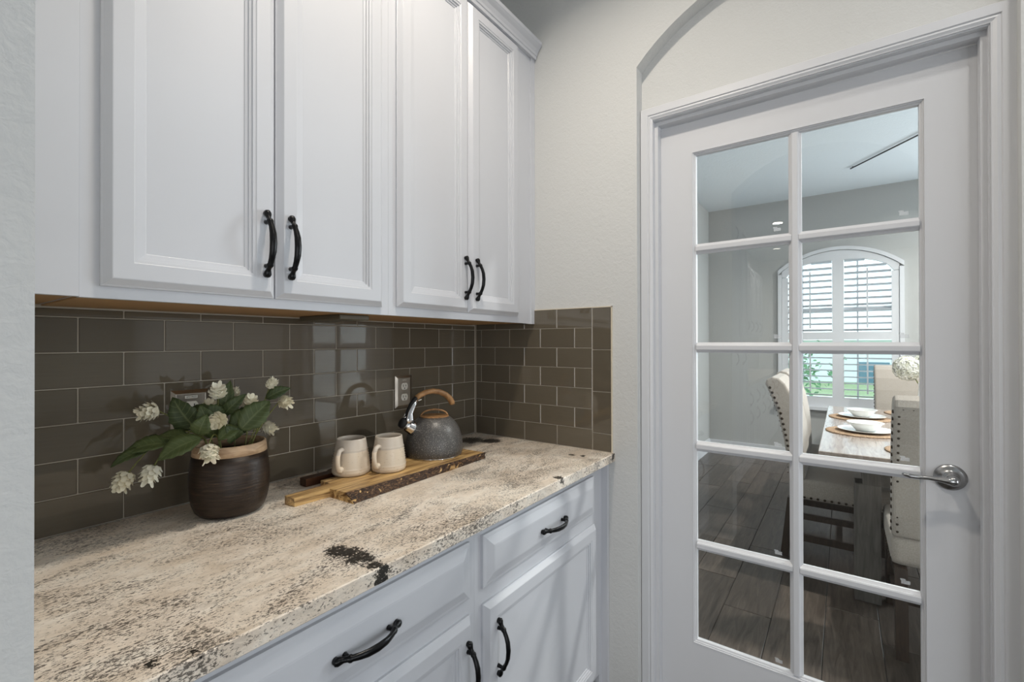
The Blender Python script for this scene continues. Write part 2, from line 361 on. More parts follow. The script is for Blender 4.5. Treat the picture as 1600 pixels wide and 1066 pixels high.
# ------------------------------------------------------------------ the room shell
struct('floor', MB().box(-7, 6.3, -3.6, 1.6, -.10, -.004), 'floor_grout')
FLOOR = bpy.data.objects['floor']
struct('ceiling', MB().box(-7, 6.3, -3.6, 1.6, CEIL, CEIL + .1), 'ceiling')
struct('wall_back', MB().box(-7, R + .1, W + .007, W + .2, 0, CEIL), 'wall')
WB = bpy.data.objects['wall_back']
wr = MB(); arc_wall(wr, R, 1.66, -2.2, W + .2, 0, CEIL, -.350, .601, 0, 2.3207, 1.8775, .65)
struct('wall_right', wr, 'wall')
WR = bpy.data.objects['wall_right']
YL, YR, ZH = .5560, -.3030, 2.128           # jamb faces of the door opening
struct('wall_door', MB().box(1.66, 1.79, YL + .015, W + .2, 0, CEIL).box(1.66, 1.79, -3.6, YR - .015, 0, CEIL).box(1.66, 1.79, YR - .015, YL + .015, ZH + .015, CEIL), 'wall')
lw_ = MB(); arc_wall(lw_, -.06, PX, -1.05, W + .2, 0, CEIL, -.350, .600, 0, 2.3207, 1.8775, .65)
struct('wall_left', lw_, 'wall')
struct('wall_kitchen', MB().box(-7, -6.9, -3.6, W, 0, CEIL), 'wall')
struct('wall_side', MB().box(-7, 1.7, -3.7, -3.6, 0, CEIL).box(1.7, 6.3, -3.7, -3.6, 0, CEIL), 'wall')
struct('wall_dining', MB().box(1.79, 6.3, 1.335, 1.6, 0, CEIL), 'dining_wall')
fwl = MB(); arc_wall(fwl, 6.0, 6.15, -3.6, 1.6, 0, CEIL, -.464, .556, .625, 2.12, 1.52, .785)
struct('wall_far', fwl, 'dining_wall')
struct('baseboard_dining', MB().box(1.80, 5.98, 1.318, 1.335, 0, .14).box(1.80, 5.98, 1.322, 1.335, .14, .15), 'trim')
struct('baseboard_far', MB().box(5.983, 6.0, -3.5, 1.318, 0, .14), 'trim')

# dining floor planks, one by one
PL, PW, gap = .83, .2095, .0016
pm = MB().bbox(gap, PL - gap, gap, PW - gap, -.008, 0, .0015)
pme = None
rows = {}
offs = {0: .22, 1: .07, 2: -.04, 3: .02, 4: -.26}
rnd = random.Random(4)
for k in range(-6, 6):
    y0 = .073 + PW * k
    if y0 > 1.32: continue
    off = {0: 2.07, 1: 2.51 - PL, 2: 1.99, -1: 1.96, 3: 2.3 - PL, 4: 2.05}.get(k, 1.7 + rnd.random() * PL)
    while off > 1.80: off -= PL
    x = off
    while x < 6.0:
        if x + PL > 1.70:
            if pme is None:
                o = pm.build('plank', 'plank', FLOOR, loc=(x, y0, 0)); pme = o.data
            else:
                link('plank', pme, FLOOR, (x, y0, 0))
        x += PL

# ------------------------------------------------------------------ backsplash tiles (children of their walls)
ROW, TLEN, G = .0778, .1570, .0011
MB().box(PX, R + .001, W + .0015, W + .0072, CT, CT + 6.35 * ROW).build('grout', 'grout', WB)
MB().box(R - .0045, R - .0001, .7005, W + .0072, CT, 1.4588).build('grout', 'grout', WR)
tile_cache = {}
def back_tile(x0, x1, k, h=None):
    x0 = max(x0, PX + .001); x1 = min(x1, R - .007)
    if x1 - x0 < .012: return
    h = h or ROW
    key = ('b', round(x1 - x0, 4), round(h, 4))
    z = CT + .001 + k * ROW
    if key not in tile_cache:
        o = MB().bbox(G, x1 - x0 - G, 0, .006, G, h - G, .0013).build('tile', 'tile', WB, loc=(x0, W, z)); tile_cache[key] = o.data
    else: link('tile', tile_cache[key], WB, (x0, W, z))
def right_tile(y0, y1, z, h):
    key = ('r', round(y1 - y0, 4), round(h, 4))
    if key not in tile_cache:
        o = MB().bbox(0, .0055, G, y1 - y0 - G, G, h - G, .0013).build('tile', 'tile', WR, loc=(R - .006, y0, z)); tile_cache[key] = o.data
    else: link('tile', tile_cache[key], WR, (R - .006, y0, z))
for k in range(7):
    # joints of the back wall: even rows (bottom row = 0) pass x=.3347, odd rows .2548
    a = (.3350 if k % 2 == 0 else .2556) - 2 * TLEN * 1
    hh = ROW if k < 6 else .019
    for n in range(12):
        back_tile(a + n * .1588, a + (n + 1) * .1588, k, hh)
    # right wall
    joints = [W - .007]
    y = 1.2472 if k % 2 == 0 else 1.3252
    while y > .80: joints.append(y); y -= .1578
    joints.append(.7762)
    for j in range(len(joints) - 1):
        if joints[j] - joints[j + 1] > .01: right_tile(joints[j + 1], joints[j], CT + .001 + k * ROW, ROW)
for z0, z1 in ((CT + .001, .9813), (.9813, 1.1387), (1.1387, 1.2975), (1.2975, 1.4565)):
    right_tile(.6995, .7757, z0, z1 - z0)
MB().box(R - .007, R, .696, .6993, CT, 1.4605).box(R - .007, R, .696, W + .007, 1.4575, 1.4605).build('edge_strip', 'edge_trim', WR)['label'] = 'cream edging strip around the tile'

# ------------------------------------------------------------------ door with casing
def quarter(x): return x
tc_ = MB()
def casing_bar(poly_fn): pass
# casing: stepped profile, mitred by nested frames around the opening (left leg, head, right leg)
prof = [(0, 1.660), (0, 1.640), (.002, 1.638), (.026, 1.638), (.028, 1.6415), (.034, 1.640), (.040, 1.644), (.043, 1.645), (.043, 1.660)]
OL, OR_, OT = .5995, -.3560, 2.1745           # outer edges left / right / top
vs = []; fs = []; k = len(prof)
for ins, x in prof:
    y1 = OL - ins; y2 = OR_ + ins * 1.16; z = OT - ins
    vs += [(x, y1, 0), (x, y1, z), (x, y2, z), (x, y2, 0)]
for i in range(k):
    j = (i + 1) % k
    for q in range(3): fs.append((4 * i + q, 4 * i + q + 1, 4 * j + q + 1, 4 * j + q))
tc_.add(vs, fs)
# jamb boards and door stops
tc_.box(1.650, 1.79, YL, YL + .015, 0, ZH).box(1.650, 1.79, YR - .015, YR, 0, ZH).box(1.650, 1.79, YR - .015, YL + .015, ZH + .0001, ZH + .015)
tc_.box(1.667, 1.699, YL - .012, YL - .0001, 0, ZH - .0131).box(1.667, 1.699, YR + .0001, YR + .012, 0, ZH - .0131).box(1.667, 1.699, YR + .0001, YL - .0001, ZH - .013, ZH - .0001)
struct('trim_1', tc_, 'trim')

DX = 1.70
DR = thing('door_1', (DX, .125, 0), 'white interior door with ten glass panes', None)
DR['kind'] = 'structure'
D0 = (-DX, -.125, 0)
def dpart(mb, name, m, parent=None):
    o = mb.build(name, m, parent or DR)
    for v in o.data.vertices: v.co += Vector(D0)
    return o
yl_, yr_, zt_, zb_ = .5510, -.2990, 2.112, .012
gl_, gr_, gt_, gb_ = .4216, -.1751, 1.9899, .2713
bd = .0135
dpart(MB().box(DX, DX + .035, gl_ + bd, yl_, zb_, zt_).box(DX, DX + .035, yr_, gr_ - bd, zb_, zt_).box(DX, DX + .035, gr_ - bd, gl_ + bd, gt_ + bd, zt_).box(DX, DX + .035, gr_ - bd, gl_ + bd, zb_, gb_ - bd), 'frame', 'trim')
# moulded bead round the glazed area (nested rectangle in the YZ plane)
vs = []; fs = []
rings = [(0, .0), (.0, -.0008), (.003, -.001), (.0035, .003), (.007, .0035), (.0075, .007), (.0125, .009), (.0135, .0135), (.0135, .022), (0, .022)]
for ins, dx in rings:
    vs += [(DX + dx, gl_ + bd - ins, gb_ - bd + ins), (DX + dx, gr_ - bd + ins, gb_ - bd + ins), (DX + dx, gr_ - bd + ins, gt_ + bd - ins), (DX + dx, gl_ + bd - ins, gt_ + bd - ins)]
for i in range(len(rings)):
    j = (i + 1) % len(rings)
    for q in range(4):
        q2 = (q + 1) % 4; fs.append((4 * i + q, 4 * i + q2, 4 * j + q2, 4 * j + q))
dpart(MB().add(vs, fs), 'glazing_bead', 'trim')
mw = .018
def mprof(c): return [(c - mw, DX + .022), (c - mw, DX + .0135), (c - mw + .003, DX + .0115), (c - .0105, DX + .0075), (c - .010, DX + .0035), (c - .0065, DX + .001), (c + .0065, DX + .001), (c + .010, DX + .0035), (c + .0105, DX + .0075), (c + mw - .003, DX + .0115), (c + mw, DX + .0135), (c + mw, DX + .022)]
cm = .1215
dpart(MB().prism([(x, y) for y, x in mprof(cm)], gb_, gt_, 'z'), 'muntin', 'trim')
zc_ = [gt_ - (i + 1) * .3149 - i * .036 - .018 for i in range(4)]
for z in zc_:
    for ya, yb in ((cm + .0098, gl_), (gr_, cm - .0098)):
        dpart(MB().prism([(x, zz) for zz, x in mprof(z)], ya, yb, 'y'), 'muntin', 'trim')
zs = [gt_] + [z for z in zc_] + [gb_]
for i in range(5):
    za = zs[i + 1] + (mw - .002 if i < 4 else -.002); zb2 = zs[i] - (mw - .002 if i > 0 else -.002)
    for ya, yb in ((cm + mw - .002, gl_ + .002), (gr_ - .002, cm - mw + .002)):
        dpart(MB().box(DX + .0165, DX + .0195, ya, yb, za, zb2), 'pane', 'glass')
# tiny printed corner stamps on the panes
for i in range(1, 6):
    zb2 = zs[i] + (mw if i < 5 else 0)
    for y in (cm + mw + .022, gr_ + .022):
        dpart(MB().box(DX + .0160, DX + .0164, y, y + .020, zb2 + .012, zb2 + .022).box(DX + .0160, DX + .0164, y + .010, y + .022, zb2 + .022, zb2 + .026), 'glass_stamp', 'stamp')
# lever handle
hy, hz = -.2345, .9585
h = DR
hp = dpart(MB(), 'handle', 'nickel') if False else None
def disc_x(mb, prof, y, z, n=36):
    o = len(mb.v); mb.lathe(prof, n)
    for i in range(o, len(mb.v)):
        a, b_, c_ = mb.v[i]; mb.v[i] = (DX - c_, y + a, z + b_)
    return mb
rose = disc_x(MB(), [(.0345, 0), (.0345, .004), (.033, .0065), (.027, .0095), (.021, .012), (.0165, .0165), (.0155, .021), (.0145, .0215), (.0140, .040), (.013, .050), (.010, .0565), (.004, .059), (1e-5, .0592)], hy, hz)
HND = dpart(rose, 'handle', 'nickel')
HND['label'] = 'satin nickel lever handle'
LV = MB().tube([(DX - .049, hy - .004, hz), (DX - .050, hy + .012, hz), (DX - .049, hy + .030, hz + .001), (DX - .048, hy + .052, hz + .001), (DX - .050, hy + .072, hz + .0005), (DX - .054, hy + .087, hz + .002), (DX - .057, hy + .099, hz + .005), (DX - .056, hy + .104, hz + .006)],
               [.0115, .0095, .0072, .0064, .0066, .0074, .0066, .003], 12, [1, .95, .9, .85, .85, .8, .7, .6])
dpart(LV, 'lever', 'nickel', HND)
o = dpart(disc_x(MB(), [(.0035, .0588), (.0035, .0600)], hy - .002, hz - .001, 10), 'keyhole', 'dark', HND)

# ------------------------------------------------------------------ cabinet hardware
def pull_mesh():
    mb = MB(); L = .066; pts = []; rad = []; fl = []
    # local: axis along z, outwards -y
    P = [(-.0735, .005, .0015, 1), (-.072, .006, .0052, .8), (-.067, .0068, .0072, .8), (-.0625, .008, .0066, .8), (-.057, .011, .0045, .9), (-.052, .0145, .0046, .9), (-.0495, .0165, .0062, .9), (-.047, .018, .0064, .9), (-.0445, .0195, .0052, .9),
         (-.034, .0255, .0058, .7), (-.020, .0305, .0066, .62), (0, .0325, .0070, .6)]
    P = P + [(-a, b_, c_, d_) for a, b_, c_, d_ in P[-2::-1]]
    mb.tube([(0, -b_, a) for a, b_, c_, d_ in P], [c_ * 1.14 for _, _, c_, _ in P], 10, [d_ for *_, d_ in P], ref=(0, -1, 0))
    for sg in (-1, 1):
        mb.tube([(0, 0, sg * .048), (0, -.017, sg * .0485)], [.0052, .0036], 8, ref=(0, 0, 1))
        mb.tube([(0, 0, sg * .067), (0, -.006, sg * .067)], [.0066, .0066], 10, ref=(0, 0, 1))
    return mb
PULL = None
def add_pull(x, y, z, parent, ploc, horiz=False):
    global PULL
    l = Vector((x, y, z)) - Vector(ploc)
    if PULL is None:
        o = pull_mesh().build('handle', 'black', parent, loc=l); PULL = o.data; o['label'] = 'black iron bow pull'
    else:
        o = link('handle', PULL, parent, l); o['label'] = 'black iron bow pull'
    if horiz: o.rotation_euler = (0, pi / 2, 0)
    return o

# ------------------------------------------------------------------ upper cabinets
UF, UB, UT = 1.0431, 1.403, 2.515         # face frame plane, bottom, top
def sub(mb, loc):
    mb.v = [(x - loc[0], y - loc[1], z - loc[2]) for x, y, z in mb.v]; return mb
def upper(name, x0, x1, doors, pulls, label, group, fill=None):
    loc = (x0, W, UB); t = thing(name, loc, label, 'cabinet', group)
    sub(MB().box(x0, x1, UF + .001, W - .001, UB + .004, UT), loc).build('body', 'cab', t)
    sub(MB().box(x0 + .002, x1 - .002, UF + .016, W - .002, UB + .0005, UB + .0042), loc).build('bottom_panel', 'tan', t)['label'] = 'tan maple underside'
    ff = MB()
    ds = sorted(doors); cuts = [ds[0][0] + .015, ds[-1][1] - .015]
    ff.box(x0, cuts[0], UF, UF + .018, UB, UT).box(cuts[1], x1, UF, UF + .018, UB, UT)
    ff.box(cuts[0], cuts[1], UF, UF + .018, UB, ds[0][2] + .014).box(cuts[0], cuts[1], UF, UF + .018, ds[0][3] - .014, UT)
    sub(ff, loc).build('face_frame', 'cab', t)
    for (a, b_, z0, z1), (px, pz) in zip(doors, pulls):
        d = sub(nested(DOOR_RINGS, MB(), a, b_, z0, z1, UF), loc).build('door', 'cab', t)
        add_pull(px, UF - .019, pz, d, loc)
    return t
ug = 'white wall cabinets over the counter'
upper('wall_cabinet', .1995, .8470, [(.2255, .5225, 1.4245, 2.494), (.5258, .8215, 1.4245, 2.494)], [(.4992, 1.5415), (.5542, 1.5415)],
      'white two-door wall cabinet nearest the camera, above the flower vase', ug)
upper('wall_cabinet', .8474, 1.5475, [(.8734, 1.1779, 1.4285, 2.494), (1.1810, 1.4770, 1.4285, 2.494)], [(1.1540, 1.5415), (1.2118, 1.5415)],
      'white two-door wall cabinet in the corner, above the kettle', ug)
# scribe fillers (structure trim) left and right of the uppers
struct('trim_2', MB().box(PX + .0005, .1990, UF - .002, UF + .016, UB + .001, UT), 'cab')
MB().box(PX + .0005, .1980, UF + .0165, W - .001, UB + .004, UB + .010).build('underside', 'tan', bpy.data.objects['trim_2'])['label'] = 'brown underside'
struct('trim_3', MB().box(1.5479, R - .0005, UF + .0015, UF + .018, UB - .001, UT).box(1.5785, R - .0005, UF - .004, UF + .0015, UB - .001, UT), 'cab')
cr = MB().prism([(UF, 2.500), (UF - .014, 2.500), (UF - .0155, 2.511), (UF - .0185, 2.513), (UF - .021, 2.521), (UF - .028, 2.533), (UF - .036, 2.541), (UF - .040, 2.546), (UF - .042, 2.548), (UF - .042, 2.562), (UF, 2.562)], PX + .001, R - .004, 'x')
struct('trim_4', cr, 'cab')

# slim led bar under the wall cabinets
t = thing('led_bar', (.79, 1.19, 1.392), 'slim unlit light bar under the wall cabinets with a cream end plug', 'light bar')
MB().bbox(-.055, .040, -.085, .12, -.003, .011, .002).build('housing', 'led', t)
MB().bbox(.0405, .0655, -.045, -.033, -.001, .010, .0015).build('end_plug', 'ivory', t)

# ------------------------------------------------------------------ base cabinets and counter
BF, BT = .7340, .8815
def base(x0, x1, drawer, doors, dp, pulls, label, group):
    loc = (x0, W, 0); t = thing('base_cabinet', loc, label, 'cabinet', group)
    sub(MB().box(x0, x1, BF + .0185, W - .001, .10, BT), loc).build('body', 'cab', t)
    sub(MB().box(x0, x1, BF + .07, W - .01, 0, .0995), loc).build('toe_kick', 'cab', t)
    a, b_, z0, z1 = drawer; ff = MB(); lo = min(d[0] for d in doors) + .014; hi = max(d[1] for d in doors) - .014
    ff.box(x0, lo, BF, BF + .018, .10, BT).box(hi, x1, BF, BF + .018, .10, BT)
    ff.box(lo, hi, BF, BF + .018, z1 - .012, BT).box(lo, hi, BF, BF + .018, doors[0][3] - .012, z0 + .012).box(lo, hi, BF, BF + .018, .10, doors[0][2] + .012)
    if len(doors) > 1: ff.box(doors[0][1] - .02, doors[1][0] + .02, BF, BF + .018, doors[0][2] + .0125, doors[0][3] - .0125)
    sub(ff, loc).build('face_frame', 'cab', t)
    d = sub(nested(DRAWER_RINGS, MB(), a, b_, z0, z1, BF), loc).build('drawer', 'cab', t)
    add_pull(dp[0], BF - .019, dp[1], d, loc, True)
    for (p, q, r_, s_), (hx, hz_) in zip(doors, pulls):
        d = sub(nested(DOOR_RINGS, MB(), p, q, r_, s_, BF), loc).build('door', 'cab', t)
        add_pull(hx, BF - .019, hz_, d, loc)
bg_ = 'white base cabinets under the granite counter'
base(.2005, .8575, (.2320, .8320, .7120, .8475), [(.2320, .5300, .125, .6720), (.5360, .8345, .125, .6720)], (.5325, .7740), [(.5080, .552), (.8120, .552)],
     'white base cabinet nearest the camera with one drawer over two doors', bg_)
base(.8579, 1.5660, (.8823, 1.5080, .7125, .8455), [(.8836, 1.5140, .125, .6725)], (1.2065, .7713), [(.9290, .5500)],
     'white base cabinet in the corner with one drawer over a single wide door', bg_)
struct('trim_5', MB().box(1.5665, R - .0005, BF + .002, BF + .016, .0, BT).box(1.590, R - .0005, BF - .022, BF + .002, 0, BT), 'cab')
ct = thing('countertop', (.85, 1.0, .884), 'speckled cream granite counter with black mineral blotches', 'countertop')
co = MB().bbox(PX + .001 - .85, R - .0005 - .85, .6873 - 1.0, W - .0005 - 1.0, -.0015, .030, .002).build('slab', 'granite', ct)

# ------------------------------------------------------------------ outlets
def text_mesh(txt, size, m, parent, loc, rot):
    cu = bpy.data.curves.new('lettering', 'FONT'); cu.body = txt; cu.size = size; cu.align_x = 'CENTER'; cu.align_y = 'CENTER'; cu.extrude = .0001
    tmp = bpy.data.objects.new('lettering', cu); C.objects.link(tmp); bpy.context.view_layer.update()
    me = bpy.data.meshes.new_from_object(tmp); bpy.data.objects.remove(tmp); me.materials.clear(); me.materials.append(M[m])
    o = link('lettering', me, parent, loc); o.rotation_euler = rot; return o
def outlet(x0, x1, z0, z1, label, sticker, proud):
    w, hh = x1 - x0, z1 - z0; loc = ((x0 + x1) / 2, W, (z0 + z1) / 2)
    t = thing('wall_outlet', loc, label, 'outlet', 'outlets on the tiled wall')
    bv = .009
    nested([(0, 0), (0, -.001), (bv, -proud), (bv + .002, -proud - .0003)], MB(), -w / 2, w / 2, -hh / 2, hh / 2, 0).build('plate', 'steel', t)
    y = -proud - .0004
    for s in (1, -1):
        pts = [(.0155 * cos(a), s * .0205 + min(.0125, max(-.0125, .0165 * sin(a)))) for a in [2 * pi * i / 28 for i in range(28)]]
        rc = MB().prism(pts, y - .0022, y, 'y').build('receptacle', 'ivory', t)
        MB().box(-.0075, -.0055, y - .0026, y - .0022, s * .0205 - .002, s * .0205 + .007).box(.0052, .0072, y - .0026, y - .0022, s * .0205 - .001, s * .0205 + .006).build('slot', 'dark', rc)
        MB().prism([(.0024 * cos(a), s * .0205 - .0075 + .0026 * sin(a)) for a in [2 * pi * i / 10 for i in range(10)]], y - .0026, y - .0022, 'y').build('slot', 'dark', rc)
    MB().prism([(.0022 * cos(a), .0022 * sin(a)) for a in [2 * pi * i / 10 for i in range(10)]], y - .0012, y, 'y').build('screw', 'steel', t)
    if sticker:
        MB().box(-.014, .014, y - .0004, y, .0405, .0475).build('sticker', 'paper', t)
        text_mesh('GFCI PROT', .0048, 'ink', t, (0, y - .0006, .0440), (pi / 2, 0, 0))
    else:
        text_mesh('GFCI', .0085, 'paper', t, (0, y - .0004, .0440), (pi / 2, 0, 0))
outlet(1.1383, 1.2184, 1.0775, 1.1995, 'steel duplex outlet on the tile above the kettle', False, .0055)
outlet(.4300, .5150, 1.0810, 1.2050, 'steel duplex outlet half hidden behind the white flowers', True, .0080)

# ------------------------------------------------------------------ vase and flowers
VX, VY = .5087, 1.2192
t = thing('vase', (VX, VY, CT), 'dark turned wooden vase with a pale rim on the counter', 'vase')
outp = [(1e-5, 0), (.055, 0), (.066, .003), (.074, .012), (.0800, .028), (.0840, .050), (.0858, .075), (.0850, .098), (.0825, .122), (.0795, .144)]
MB().lathe(outp + [(.0735, .144), (.0765, .120), (.079, .075), (.074, .03), (1e-5, .022)], 48).build('body', 'vase', t)
MB().lathe([(.0797, .1445), (.0785, .158), (.0770, .1675), (.0755, .1695), (.0725, .1690), (.0715, .162), (.0730, .1445)], 48, close=True).build('rim', 'vase_rim', t)['label'] = 'pale wooden rim'

fl = thing('flower_bunch', (VX, VY, CT + .03), 'bunch of cream hop-like blossoms with green leaves in the dark vase', 'flowers')
FO = Vector((VX, VY, CT + .03))
def blossom(c, axis, size, seed):
    rr = random.Random(seed); ax = Vector(axis).normalized()
    a = ax.orthogonal().normalized(); b_ = ax.cross(a); mb = MB()
    nlay = 7
    for L in range(nlay):
        tt = L / (nlay - 1)                         # 0 = stem end, 1 = tip
        rad = size * (.42 + .26 * sin(pi * min(1, tt * 1.15))) * (1.0 - .45 * tt * tt)
        pos = -size * .62 + size * 1.05 * tt; cnt = 7 if L < 5 else 4
        for q in range(cnt):
            an = 2 * pi * (q + .5 * (L % 2)) / cnt + rr.uniform(-.15, .15)
            d = a * cos(an) + b_ * sin(an); sd = ax.cross(d)
            w = size * rr.uniform(.30, .40); ln = size * rr.uniform(.48, .62); lift = rr.uniform(.45, .75) + .25 * (1 - tt)
            p0 = ax * pos + d * rad * .35
            up_ = (ax * (1.0 - .5 * lift) + d * lift).normalized()
            p1 = p0 + up_ * ln * .55; p2 = p0 + up_ * ln + d * size * .10 * rr.random()
            nrm = up_.cross(sd)
            vs = [p0 - sd * w * .35, p0 + sd * w * .35, p1 + sd * w * .62 - nrm * .002, p1 - sd * w * .62 - nrm * .002, p1, p2 + sd * w * .38, p2 - sd * w * .38, p2 + up_ * ln * .12]
            mb.add([Vector(c) - FO + v for v in vs], [(0, 1, 4), (1, 2, 4), (0, 4, 3), (4, 2, 5), (4, 5, 7), (4, 7, 6), (4, 6, 3)], True)
    mb.ball(Vector(c) - FO, size * .42)
    return mb
LEFT = Vector((-.92, .385, 0)); CAM = Vector((-.385, -.92, 0))
BL = [((.3573, 1.2607, 1.1712), LEFT + Vector((0, 0, -.25)), .0240), ((.4739, 1.2011, 1.2101), CAM * .7 + Vector((0, 0, .8)), .0215), ((.4697, 1.2354, 1.1733), CAM + Vector((0, 0, .5)), .019),
      ((.4567, 1.165, 1.145), CAM + LEFT * .3 + Vector((0, 0, -.1)), .0225), ((.5366, 1.1858, 1.1804), CAM * .6 - LEFT * .4 + Vector((0, 0, .7)), .0195), ((.5818, 1.1669, 1.2212), -LEFT * .5 + Vector((0, 0, .8)), .0165),
      ((.6051, 1.1464, 1.1761), -LEFT * .7 + CAM * .5 + Vector((0, 0, -.5)), .0195), ((.4331, 1.1423, 1.0822), CAM * .35 + Vector((0, 0, -1)) - LEFT * .2, .0235), ((.3491, 1.2207, 1.0416), LEFT * .35 + Vector((0, 0, -1)), .0235),
      ((.3098, 1.248, 1.0319), LEFT * .5 + Vector((0, 0, -1)), .0235), ((.6000, 1.2172, 1.1042), -LEFT + Vector((0, 0, -.8)), .0205), ((.4081, 1.2395, 1.1072), LEFT + Vector((0, 0, .2)), .0170), ((.5296, 1.2429, 1.2008), Vector((0, 0, 1)), .013)]
for i, (c, ax, sz) in enumerate(BL):
    blossom(c, ax, sz * 1.22, i).build('blossom', 'petal', fl)
def stem(p0, p1, bend=.03, r=.0016, name='stem'):
    p0 = Vector(p0); p1 = Vector(p1); pts = []
    for i in range(9):
        s = i / 8; p = p0.lerp(p1, s); p.z += bend * sin(pi * s); pts.append(p - FO)
    MB().tube(pts, [r * (1.2 - .4 * i / 8) for i in range(9)], 6).build('stem', 'stem', fl)
mouth = [(.0, .0), (-.02, .01), (.02, -.01), (-.03, -.02), (.03, -.02), (.0, -.03), (-.04, .02)]
for i, (c, ax, sz) in enumerate(BL):
    mo = mouth[i % 7]; c_ = Vector(c) - Vector(ax).normalized() * sz * .55
    mid = Vector((VX + mo[0], VY + mo[1], 1.085))
    dv = Vector((c_.x - VX, c_.y - VY, 0)); dv = dv.normalized() * min(.055, dv.length) if dv.length > 1e-4 else dv
    rim = Vector((VX + dv.x, VY + dv.y, 1.098))
    stem((VX + mo[0] * .4, VY + mo[1] * .4, .95), rim, .0)
    stem(rim, c_, (.045 if c[0] < .36 else .02) if c[2] < 1.12 else .005)
def leaf(p0, p1, width, nrm, droop=.012, curl=.25):
    p0 = Vector(p0) - FO; p1 = Vector(p1) - FO; ax = p1 - p0; L = ax.length; ax.normalize()
    n = Vector(nrm); n = (n - ax * n.dot(ax)).normalized(); s = ax.cross(n); mb = MB(); N = 10; vs = []
    for i in range(N + 1):
        u = i / N; w = width * .5 * (sin(pi * u ** .8) ** .85 if 0 < u < 1 else .02) * (1 + .07 * ((i % 2) * 2 - 1))
        c = p0 + ax * L * u + n * droop * sin(pi * u)
        for k in (-1, -.5, 0, .5, 1):
            vs.append(c + s * w * k + n * (abs(k) * w * curl + (.0 if k else -.0008)))
    fs = []
    for i in range(N):
        for k in range(4): fs.append((i * 5 + k, i * 5 + k + 1, i * 5 + 6 + k, i * 5 + 5 + k))
    mb.add(vs, fs, True); o = mb.build('leaf', 'leaf', fl)
    at = o.data.attributes.new('leafuv', 'FLOAT_VECTOR', 'POINT')
    for i in range(N + 1):
        for k in range(5): at.data[i * 5 + k].vector = (i / N, (k - 2) / 2, 0)
    m_ = o.modifiers.new('thick', 'SOLIDIFY'); m_.thickness = .0006
    # midrib
    return o
UPC = CAM * .75 + Vector((0, 0, .75))
LV_ = [((.428, 1.170, 1.1118), (.3540, 1.196, 1.0720), .050, CAM * .9 + Vector((0, 0, .75))), ((.385, 1.205, 1.104), (.312, 1.262, 1.086), .040, CAM * .8 + Vector((0, 0, .8))), ((.350, 1.232, 1.091), (.2890, 1.2543, 1.0620), .028, CAM * .7 + Vector((0, 0, .8))),
       ((.435, 1.2188, 1.1250), (.3931, 1.2341, 1.2020), .058, CAM + LEFT * .2), ((.4205, 1.168, 1.1190), (.4331, 1.154, 1.1650), .040, CAM + Vector((0, 0, .3))), ((.498, 1.146, 1.120), (.5660, 1.1424, 1.1830), .058, CAM + Vector((0, 0, .35))),
       ((.4925, 1.2259, 1.140), (.5084, 1.2193, 1.2330), .036, CAM + Vector((0, 0, .1))), ((.485, 1.2048, 1.150), (.5280, 1.1808, 1.2010), .030, CAM + Vector((0, 0, .4))), ((.570, 1.1722, 1.185), (.6230, 1.1518, 1.2090), .030, CAM + Vector((0, 0, .5))),
       ((.455, 1.1526, 1.1040), (.505, 1.1569, 1.1250), .036, CAM + Vector((0, 0, .9))), ((.4260, 1.2292, 1.1740), (.4700, 1.204, 1.1400), .040, CAM + Vector((0, 0, .5))), ((.495, 1.189, 1.118), (.5550, 1.2008, 1.1620), .046, CAM + Vector((0, 0, .4))),
       ((.440, 1.205, 1.150), (.490, 1.200, 1.168), .042, CAM + Vector((0, 0, .2))), ((.470, 1.21, 1.10), (.455, 1.20, 1.165), .046, CAM), ((.520, 1.205, 1.10), (.530, 1.20, 1.155), .046, CAM), ((.372, 1.23, 1.098), (.34, 1.262, 1.108), .03, Vector((0, 0, 1)) + CAM * .2)]
LV_ += [((.415, 1.20, 1.10), (.362, 1.235, 1.115), .044, CAM * .5 + Vector((0, 0, 1))), ((.500, 1.17, 1.095), (.470, 1.15, 1.135), .038, CAM + Vector((0, 0, .4))),
        ((.53, 1.20, 1.11), (.575, 1.21, 1.15), .040, CAM + Vector((0, 0, .2))), ((.455, 1.19, 1.13), (.430, 1.185, 1.185), .038, CAM)]
for a, b_, w, n in LV_: leaf(a, b_, w, n)

# ------------------------------------------------------------------ boards, mugs, kettle
TOPZ = .936
bt = thing('serving_board', (.985, 1.11, CT), 'live-edge olive wood serving board with bark edge and handle', 'board')
def bsub(mb): return sub(mb, (.985, 1.11, CT))
top = [(.6085, 1.1527), (.6110, 1.1120), (.7075, 1.1106), (.7145, 1.047), (.78, 1.043), (.88, 1.040), (.98, 1.041), (1.08, 1.035), (1.17, 1.036), (1.2605, 1.030), (1.2570, 1.1265), (1.2555, 1.198), (.735, 1.198), (.735, 1.1527)]
bot = [(.6085, 1.1527), (.6130, 1.1140), (.7066, 1.1094), (.711, 1.012), (.78, 1.016), (.88, 1.019), (.98, 1.024), (1.08, 1.022), (1.17, 1.030), (1.2660, 1.033), (1.2600, 1.1265), (1.2555, 1.198), (.735, 1.198), (.735, 1.1527)]
n = len(top); mb = MB()
vs = [(x, y, CT) for x, y in bot] + [(x, y, TOPZ) for x, y in top]
fs = [tuple(range(n))[::-1], tuple(range(n, 2 * n))] + [(i, (i + 1) % n, n + (i + 1) % n, n + i) for i in range(n)]
bsub(mb.add(vs, fs)).build('plank', 'olive', bt)
rr = random.Random(8); mb = MB(); vs = []; K = 60
